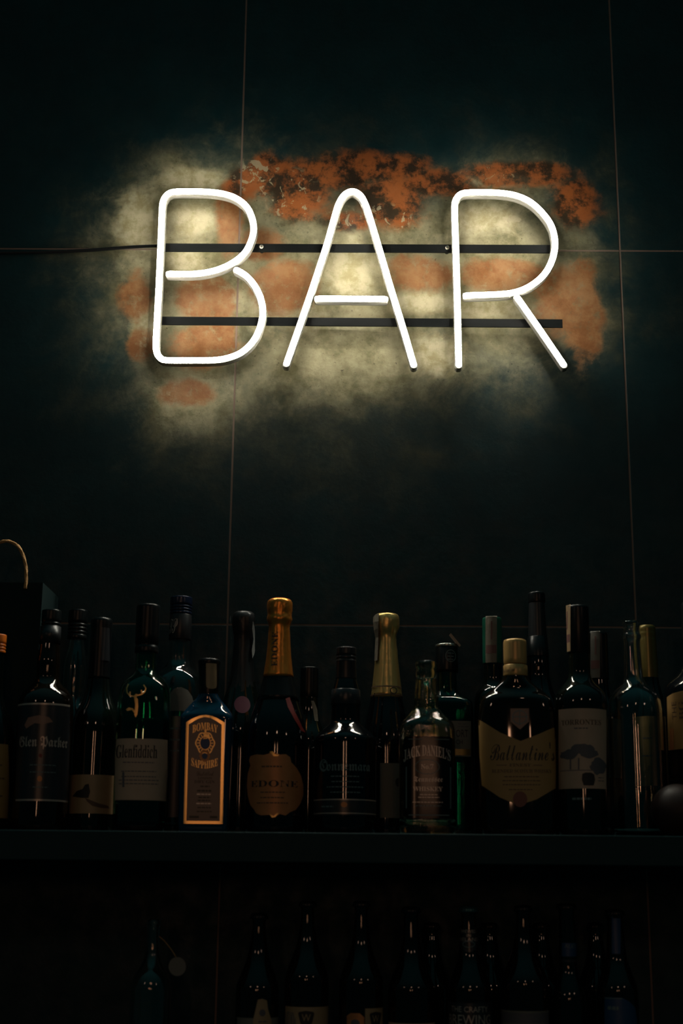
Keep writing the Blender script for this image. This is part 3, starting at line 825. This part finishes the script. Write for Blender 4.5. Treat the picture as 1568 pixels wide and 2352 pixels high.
s.poly([(860, 1420), (866, 1414), (872, 1414), (870, 1440), (871, 1480), (869, 1520), (863, 1520), (864, 1480), (858, 1468)], M_STAMP); s.done('tax_stamp', label='crumpled pale paper strip')
s = Sheet(b); s.rect(873, 1757, 925, 1881, M_PAPERG); s.ellipse(914, 1800, 7, 10, M_INK); s.done(label='plain grey-beige label')

# empty square bottle with black label
b = Body('whiskey_bottle', 'empty clear square bottle with a black label, amber light in its base', 'bottle', -.168, (980, 1790), Z0, G_UP, rot=0)
dd = .92
b.glass([(None, 64, dd, 4.5), (1890, 65, dd, 4.5), (1690, 64, dd, 4.5), (1668, 62, dd, 4), (1660, 58, .93, 3.6), (1632, 32, .78, 2.4), (1622, 29, 1, 2), (1610, 28, 1, 2), (1580, 26, 1, 2), (1560, 24, 1, 2)], M_PALE, thick=.0042, seg=96)
b.solid('pour_stopper', [(1640, 3), (1562, 3.5), (1560, 20), (1556, 23), (1546, 24), (1538, 22), (1534, 24), (1526, 25), (1520, 23), (1517, 12)], M_PALE, smooth=1)
s = Sheet(b, round_=False, off=.0007)
s.poly([(924, 1703), (932, 1697), (1030, 1697), (1038, 1703), (1039, 1876), (1032, 1882), (932, 1882), (924, 1876)], M_BLKPAPER)
for x0, r0, x1, r1 in ((930, 1766, 932, 1860), (1030, 1766, 1032, 1860), (936, 1874, 1028, 1876), (936, 1703, 968, 1704.5), (995, 1703, 1028, 1704.5)): s.rect(x0, r0, x1, r1, M_TEALINK, 1)
s.text("JACK DANIEL'S", 925, 1031, 1716, 1744, M_SILVINK, 'serif', 1, arc=12)
s.ring(978, 1766, 28, 17, 1.3, M_TEALINK, 1); s.text('No.7', 964, 992, 1760, 1771, M_SILVINK, 'serif')
s.text('Tennessee', 948, 1013, 1788, 1800, M_SILVINK, 'frak'); s.text('WHISKEY', 946, 1013, 1811, 1821, M_SILVINK, 'serif')
s.lines(955, 1008, [1829, 1835], M_SILVINK, 2); s.lines(934, 1026, [1846], M_SILVINK, 1.8); s.lines(940, 1020, [1854], M_TEALINK, 1.8)
s.done(label='black label with arched silver lettering')

# flat-shouldered green bottle behind
b = Body('spirit_bottle', 'flat-shouldered green bottle with a black capsule and torn white tab, behind the square bottle', 'bottle', YB, (1028, 1760), Z0, G_UP, rot=0)
b.glass([(None, 57, .7, 6), (1850, 58, .7, 6), (1640, 58, .7, 6), (1618, 57, .7, 6), (1610, 54, .7, 4.5), (1596, 34, .70, 3), (1590, 24, 1, 2), (1570, 23, 1, 2), (1545, 22, 1, 2)], M_TEALG, thick=.003, seg=80)
b.solid('cap', [(1545, 25), (1540, 26), (1488, 25), (1486, 24)], M_CAPBLK, smooth=0)
s = Sheet(b, b.caprings); s.ring(1033, 1510, 12, 14, 1.5, M_TEALINK); s.lines(1024, 1042, [1504, 1511, 1518], M_TEALINK, 2); s.done('cap_print')
b.solid('lid', [(1487, 25.6), (1484, 26.4), (1481, 25.6), (1479, 18)], M_CAPSIL)
pA, pB = P(1033, 1457, YB - .010), P(1056, 1485, YB - .010); rt = Vector(b.root.location); iv = Matrix.Rotation(-b.rz, 3, 'Z')
V = []
for y in (-.004, .004):
    for p in (pA, pB):
        for d in (-.0011, .0011): V.append(iv @ (Vector((p.x + d, p.y + y, p.z + d)) - rt))
fix_normals(link('torn_tab', V, [(0, 1, 3, 2), (4, 6, 7, 5), (0, 4, 5, 1), (2, 3, 7, 6), (0, 2, 6, 4), (1, 5, 7, 3)], M_PAPER, b.root, smooth=False))
s = Sheet(b, round_=False, off=.0007); s.rect(1000, 1660, 1078, 1741, M_PAPERG); s.lines(1046, 1074, [1667, 1673], M_INKG, 2)
s.text('ORT', 1044, 1072, 1680, 1697, M_INK, 'bold'); s.text('CH', 1044, 1059, 1703, 1713, M_INK, 'bold'); s.rect(1004, 1724, 1077, 1738, M_OLIVE, 1)
s.done(label='grey label with black capitals')

# green bottle with tax strip
b = Body('spirit_bottle', 'slender green-capped bottle with a pale tax strip over its cap', 'bottle', YB, (1134, 1700), Z0, G_UP)
b.glass([(None, 45), (1850, 45), (1640, 45), (1605, 43), (1588, 38), (1573, 22), (1545, 21), (1500, 20)], M_DARK)
b.solid('cap', [(1525, 22), (1520, 23), (1430, 22), (1422, 22), (1419, 20), (1418.5, 8)], M_CAPGRN)
strip(b, 'tax_stamp', 1116, 1140, 1420, 1525)

# broad whisky bottle with chevron label
b = Body('whisky_bottle', 'broad dark whisky bottle with a gold cap and a large yellow chevron label', 'bottle', -.166, (1188, 1760), Z0, G_UP)
dq = .45
b.glass([(None, 84, dq, 3), (1860, 87, dq, 3), (1700, 88, dq, 3), (1640, 87, dq, 3), (1614, 83, .47, 2.8), (1602, 77, .50, 2.6), (1587, 60, .40, 2.4), (1572, 40, .65, 2.2), (1558, 28, .95, 2), (1545, 25, 1, 2)], M_BROWN, seg=80)
b.solid('neck_ring', [(1554, 27), (1551, 28), (1530, 27.6), (1528, 26)], M_CAPGOLD, smooth=0)
s = Sheet(b, b.caprings); s.text('Ballantine', 1156, 1182, 1534, 1546, M_INKB, 'script'); s.done('ring_print')
b.solid('cap', [(1526, 25.4), (1524, 26.6), (1482, 26.8), (1474, 26.4), (1470, 24), (1468.5, 12)], M_CAPGOLD)
s = Sheet(b, round_=False, off=.0009)
s.poly([(1099, 1654), (1148, 1686), (1195, 1706), (1236, 1690), (1274, 1672), (1276, 1740), (1274, 1812), (1232, 1838), (1190, 1852), (1148, 1834), (1107, 1806), (1102, 1740)], M_PAPERY)
s.text("Ballantine's", 1126, 1272, 1708, 1750, M_INK, 'script')
s.text('FINEST', 1170, 1218, 1757, 1764, M_INKB, 'serif'); s.rect(1140, 1760, 1164, 1761.5, M_INKB, 1); s.rect(1224, 1760, 1244, 1761.5, M_INKB, 1)
s.text('BLENDED SCOTCH WHISKY', 1130, 1266, 1770, 1778, M_INKB, 'serif'); s.lines(1146, 1248, [1787, 1796, 1805], M_INKB, 2.2); s.lines(1160, 1230, [1816], M_INKB, 2)
s.ellipse(1194, 1838, 16, 18, M_SEAL, 2); s.done(label='yellow chevron label with dark script name and red seal')
s = Sheet(b, round_=False, off=.0009)
s.poly([(1172, 1632), (1214, 1632), (1214, 1662), (1194, 1680), (1172, 1662)], M_NAVY); s.ring(1193, 1652, 17, 16, 2, M_TEALINK, 1); s.rect(1178, 1650, 1208, 1652, M_TEALINK, 1); s.rect(1192, 1636, 1194, 1670, M_TEALINK, 1)
s.done('embossed_crest', label='embossed crest on the shoulder')

# tall black bottle behind
b = Body('liquor_bottle', 'tallest black bottle, long foil neck rising behind the gold-capped whisky', 'bottle', YB, (1240, 1700), Z0, G_UP)
b.glass([(None, 48), (1850, 48), (1650, 48), (1615, 45), (1585, 32), (1560, 26), (1545, 25), (1530, 26), (1505, 24), (1480, 20)], M_BLACK)
b.solid('capsule', [(1510, 25), (1508, 25), (1464, 22.6), (1462, 20)], M_CAPBLK, smooth=0)
b.solid('foil_neck', [(1464, 21), (1462, 21), (1386, 18), (1384, 17.8)], M_CAPGREY, smooth=0)
b.solid('stopper', [(1385, 19), (1382, 19.6), (1366, 19.6), (1362, 18.6), (1360, 14)], M_CAPBLK)

# white wine label with trees
b = Body('wine_bottle', 'dark wine bottle with a tall cream label of trees and a barrel', 'bottle', -.165, (1337, 1740), Z0, G_UP)
b.glass([(None, 59), (1860, 60), (1650, 60), (1610, 60), (1588, 54), (1560, 25), (1530, 24.5), (1480, 23), (1440, 22)], M_DARK)
b.solid('capsule', [(1502, 24.6), (1500, 25.6), (1410, 25), (1398, 25), (1394, 24.6), (1392, 21)], M_CAPBLK, smooth=0)
strip(b, 'tax_stamp', 1296, 1311, 1396, 1498, M_PAPERB)
s = Sheet(b); s.rect(1284, 1634, 1390, 1815, M_PAPER)
s.text('TORRONTES', 1291, 1378, 1659, 1671, M_INKB, 'serif'); s.lines(1314, 1354, [1679], M_INKG, 2.5)
rt_ = random.Random(9)
for cx, cy, a, c in ((1307, 1738, 20, 11), (1338, 1726, 26, 12), (1352, 1736, 20, 10), (1372, 1765, 18, 18)):
    n = 22; s.poly([(cx + a * (1 + rt_.uniform(-.14, .14)) * math.cos(t * 2 * math.pi / n), cy + c * (1 + rt_.uniform(-.2, .2)) * math.sin(t * 2 * math.pi / n)) for t in range(n)], M_INKG, 1)
for cx in (1311, 1329): s.rect(cx - 1.5, 1746, cx + 1.5, 1772, M_INKG, 1)
s.rect(1288, 1773, 1372, 1774.5, M_INKG, 1); s.poly([(1337, 1782), (1344, 1779), (1356, 1779), (1363, 1783), (1365, 1795), (1362, 1808), (1340, 1808), (1336, 1795)], M_INK, 2)
s.lines(1370, 1386, [1790, 1797], M_INKG, 2); s.done(label='cream label with drawn trees and barrel')
s = Sheet(b); s.lines(1308, 1364, [1838], M_TEALINK, 5); s.done('base_print')

# bottle with strip behind
b = Body('liquor_bottle', 'black-capped bottle with a grey paper strip, behind the tree-labelled wine', 'bottle', YB, (1379, 1700), Z0, G_UP)
b.glass([(None, 42), (1850, 42), (1670, 42), (1640, 40), (1610, 28), (1585, 23), (1560, 21)], M_DARK)
b.solid('cap', [(1562, 23.5), (1560, 24), (1462, 24), (1456, 23.6), (1453, 21)], M_CAPBLK)
strip(b, 'tax_stamp', 1357, 1377, 1455, 1560, M_PAPERG)
s = Sheet(b); s.rect(1385, 1655, 1419, 1790, M_PAPERG); s.done()

# empty clear round bottle
b = Body('spirit_bottle', 'empty clear round-shouldered bottle without cap, in front at the right', 'bottle', -.150, (1463, 1760), Z0, G_UP)
b.glass([(None, 60), (1880, 62), (1660, 62), (1625, 61), (1606, 58), (1592, 50), (1566, 23), (1545, 21), (1500, 19), (1470, 18), (1466, 21), (1460, 21), (1455, 18), (1440, 18), (1436, 20), (1429, 19.5), (1427, 17)], M_CLEAR, thick=.003)

# gold-capped bottle behind it
b = Body('wine_bottle', 'olive-capped bottle with beige label seen through the empty clear bottle', 'bottle', YB, (1497, 1720), Z0, G_UP)
b.glass([(None, 46), (1850, 46), (1670, 46), (1640, 44), (1600, 30), (1570, 23), (1540, 20)], M_DARK)
b.solid('capsule', [(1560, 21.5), (1555, 22), (1475, 20.5), (1470, 20.5), (1466, 19.8), (1456, 20.6), (1452, 19.8), (1446, 20.4), (1440, 19.4), (1437, 16)], M_OLIVE)
s = Sheet(b); s.rect(1457, 1650, 1522, 1808, M_PAPERY); s.lines(1475, 1510, [1700, 1740], M_INKG); s.done(label='beige label')
strip(b, 'tax_stamp', 1510, 1516, 1445, 1545, M_STAMP, marks=False, top=False)

# right border bottle
b = Body('whisky_bottle', 'bottle with a yellow label reading THE sideways, cut off by the right border', 'bottle', -.125, (1606, 1700), Z0, G_UP)
b.glass([(None, 76), (1850, 77), (1620, 77), (1595, 76), (1575, 71), (1533, 27), (1500, 26), (1460, 24)], M_BLACK)
b.solid('cap', [(1470, 26), (1465, 27), (1392, 26), (1386, 25), (1383, 20)], M_CAPBLK)
s = Sheet(b); s.poly([(1534, 1605), (1546, 1599), (1570, 1595), (1640, 1595), (1660, 1604), (1660, 1726), (1538, 1726)], M_PAPERY)
s.text('THE', 1546, 1556, 1618, 1658, M_INKB, 'bold', vert=True); s.text('BG', 1561, 1573, 1618, 1660, M_INKB, 'serif', vert=True)
s.rect(1541, 1678, 1550, 1726, M_COPPER, 1); s.done(label='yellow label with sideways capitals')

# unidentified brown ball
p = P(1556, 1858, -.207); rr = .0345
V = []; Fc = []
for i in range(25):
    t = math.pi * i / 24
    for j in range(40):
        a = 2 * math.pi * j / 40; q = rr * (1 + .02 * math.cos(5 * a) * math.sin(t)) * math.sin(t)
        V.append((q * math.cos(a), q * math.sin(a), rr * .97 * (1 - math.cos(t)) + .0000))
for i in range(24):
    for j in range(40): a = i * 40 + j; c = i * 40 + (j + 1) % 40; Fc.append((a, c, c + 40, a + 40))
bl = fix_normals(link('brown_ball', V, Fc, M_BALL, loc=(p.x, -.207, Z0)))
tag(bl, 'dark brown round ball-shaped object on the shelf at the right border', 'fruit')

# ------------------------------------------------------------------ lower counter
G_LO = 'bottles on the lower counter'
def beer(label, x, top, hw, sh, Y=-.165, m_=M_BROWN, capm=M_CAPBLK, nk=14, cat='bottle', cap=True, name='beer_bottle', group=G_LO, thick=None, shape=None):
    b = Body(name, label, cat, Y, (x, 2240), ZC, group)
    pr = [(None, hw), (2400, hw), (sh + 18, hw), (sh, hw * .97), (sh - 28, hw * .76), (sh - 62, hw * .50), (sh - 100, nk + 4), (top + 26, nk), (top + 18, nk + 2), (top + 10, nk + 2), (top + 6, nk - 1)]
    b.glass(shape or pr, m_, thick=thick)
    if cap:
        k = lambda u, q: (.035 if int(u * 42) % 2 else 0) * (1 if q < 3 else 0)
        b.solid('crown_cap', [(top + 15, nk + 6), (top + 14, nk + 7), (top + 4, nk + 4), (top + 1, nk), (top, 5)], capm, smooth=0, seg=84, jit=k)
    return b

b = beer('clear bottle with a hanging tag at the left of the lower counter', 348, 2106, 45, 2262, m_=M_CLEAR, capm=M_CAPGREY, nk=17, name='spirit_bottle', cap=False, thick=.003,
         shape=[(None, 47), (2400, 47), (2280, 47), (2262, 46), (2240, 40), (2218, 26), (2196, 17), (2170, 14), (2130, 13), (2122, 16), (2116, 16), (2112, 13)])
ro = Vector(b.root.location); iv = Matrix.Rotation(-b.rz, 3, 'Z')
def loc(bq, x, y, Y): return Matrix.Rotation(-bq.rz, 3, 'Z') @ (P(x, y, Y) - Vector(bq.root.location))
wire('tag_string', [loc(b, 364, 2150, -.165), loc(b, 378, 2162, -.172), loc(b, 394, 2182, -.18), loc(b, 404, 2198, -.183)], .0006, M_ROPE, b.root, seg=8, step=.003)
V = []; n = 28
for y in (-.1846, -.1832):
    for i in range(n):
        a = 2 * math.pi * i / n; q = P(407 + 20 * math.cos(a), 2220 + 22 * math.sin(a), y); V.append(iv @ (q - ro))
tg = fix_normals(link('hang_tag', V, [tuple(range(n)), tuple(reversed(range(n, 2 * n)))] + [(i, (i + 1) % n, n + (i + 1) % n, n + i) for i in range(n)], M_PAPERG, b.root, smooth=False))
tg['label'] = 'round grey tag on a string'

b = beer('dark beer bottle with a patterned figure label, first brown one from the left', 592, 2096, 50, 2262)
s = Sheet(b); s.rect(545, 2334, 640, 2420, M_PAPERG)
s.poly([(590, 2310), (592, 2292), (602, 2290), (612, 2294), (615, 2316), (622, 2340), (624, 2420), (578, 2420), (582, 2336)], M_PAPERB, 1)
s.ellipse(602, 2322, 7, 8, M_INKG, 2); s.lines(590, 616, [2342, 2350], M_INKG, 3, 2); s.done(label='grey label with a tan standing figure')
def wlabel(b, x0, x1, r, cx, hw):
    s = Sheet(b); s.rect(x0, r, x1, 2460, M_PAPERB)
    s.poly([(cx - hw, r + 15), (cx - hw * .9, r + 11), (cx, r + 8), (cx + hw * .9, r + 11), (cx + hw, r + 15), (cx + hw * .72, r + 37), (cx, r + 44), (cx - hw * .72, r + 37)], M_INK, 1)
    s.text('W', cx - hw * .55, cx + hw * .55, r + 16, r + 32, M_PAPERB, 'bold', 2); s.done(label='tan label with a dark shield and letter W')
b = beer('dark beer bottle with W shield centred on its tan label', 704, 2068, 51, 2238)
wlabel(b, 656, 756, 2309, 703, 18)
s = Sheet(b); s.poly([(655, 2330), (662, 2320), (674, 2322), (680, 2340), (680, 2420), (655, 2420)], M_INKG, 0); s.done('back_label')
b = beer('dark beer bottle whose W shield label is turned to the right', 829, 2068, 51, 2245)
wlabel(b, 838, 878, 2312, 861, 13)
s = Sheet(b); s.poly([(797, 2330), (806, 2323), (826, 2323), (836, 2332), (836, 2420), (797, 2420)], M_COPPER); s.ellipse(816, 2345, 10, 8, M_INKG, 1); s.done('side_label', label='reddish side label')
b = beer('dark long-necked beer bottle with its label barely in frame, left of the craft brewing bottle', 944, 2082, 54, 2262, nk=16)
s = Sheet(b); s.rect(893, 2346, 1004, 2440, M_PAPER); s.done(label='pale label')
b = beer('beer bottle with teal crown cap and round neck label', 1078, 2080, 50, 2262, capm=M_CAPTEAL, nk=16)
s = Sheet(b); s.ellipse(1076, 2160, 23, 26, M_NAVY, 0); s.text('BREWED', 1060, 1092, 2135, 2142, M_SILVINK, 'bold'); s.text('IN', 1071, 1081, 2145, 2151, M_SILVINK, 'bold')
s.text('IRELAND', 1057, 1096, 2153, 2161, M_SILVINK, 'bold'); s.ring(1076, 2168, 14, 8, 2, M_TEALINK); s.done('neck_label', label='dark round neck label')
s = Sheet(b); s.rect(1029, 2300, 1128, 2450, M_NAVY); s.text('THE CRAFTY', 1038, 1118, 2308, 2321, M_SILVINK, 'bold'); s.text('BREWING', 1033, 1124, 2327, 2350, M_SILVINK, 'bold'); s.done(label='dark label with bold capitals')
b = beer('dark beer bottle with a plain dark banded label, right of the craft brewing bottle', 1204, 2078, 55, 2248, nk=15)
s = Sheet(b); s.rect(1150, 2318, 1258, 2440, M_INKG); s.rect(1150, 2318, 1258, 2322, M_PAPERG, 1); s.rect(1156, 2346, 1250, 2352, M_PAPERG, 1); s.done(label='dark banded label')
b = beer('slim beer bottle with a dark blue neck wrap', 1305, 2074, 38, 2285, nk=17, m_=M_DARK)
s = Sheet(b); s.rect(1290, 2165, 1323, 2196, M_BLUELAB); s.text('ALES', 1296, 1320, 2168, 2177, M_TEALINK, 'bold'); s.rect(1290, 2203, 1323, 2209, M_NAVY); s.done('neck_label', label='dark blue neck label')
b = beer('dark beer bottle with an arched blue label, last one on the right', 1416, 2088, 47, 2264, nk=17)
s = Sheet(b); s.rect(1405, 2096, 1424, 2190, M_BLUELAB); s.done('neck_label', label='narrow blue neck strip')
s = Sheet(b); s.poly([(1389, 2288), (1428, 2288), (1444, 2297), (1457, 2312), (1461, 2340), (1461, 2440), (1389, 2440)], M_BLUELAB); s.rect(1390, 2289, 1428, 2291, M_TEALINK, 1); s.lines(1392, 1425, [2312], M_TEALINK, 8); s.done(label='blue arched label')
G_BK = 'dark bottles standing behind the beer bottles'
for x, lb in ((992, 'dark bottle behind, between the long-necked and the craft brewing beer'), (1126, 'dark bottle behind, just right of the craft brewing beer'),
              (1245, 'dark bottle behind, just left of the slim blue-wrapped beer'), (1370, 'dark bottle behind, between the slim and the blue-labelled beer')):
    b = beer(lb, x, 2118, 44, 2262, Y=-.055, m_=M_DARK, nk=13, name='beer_bottle')
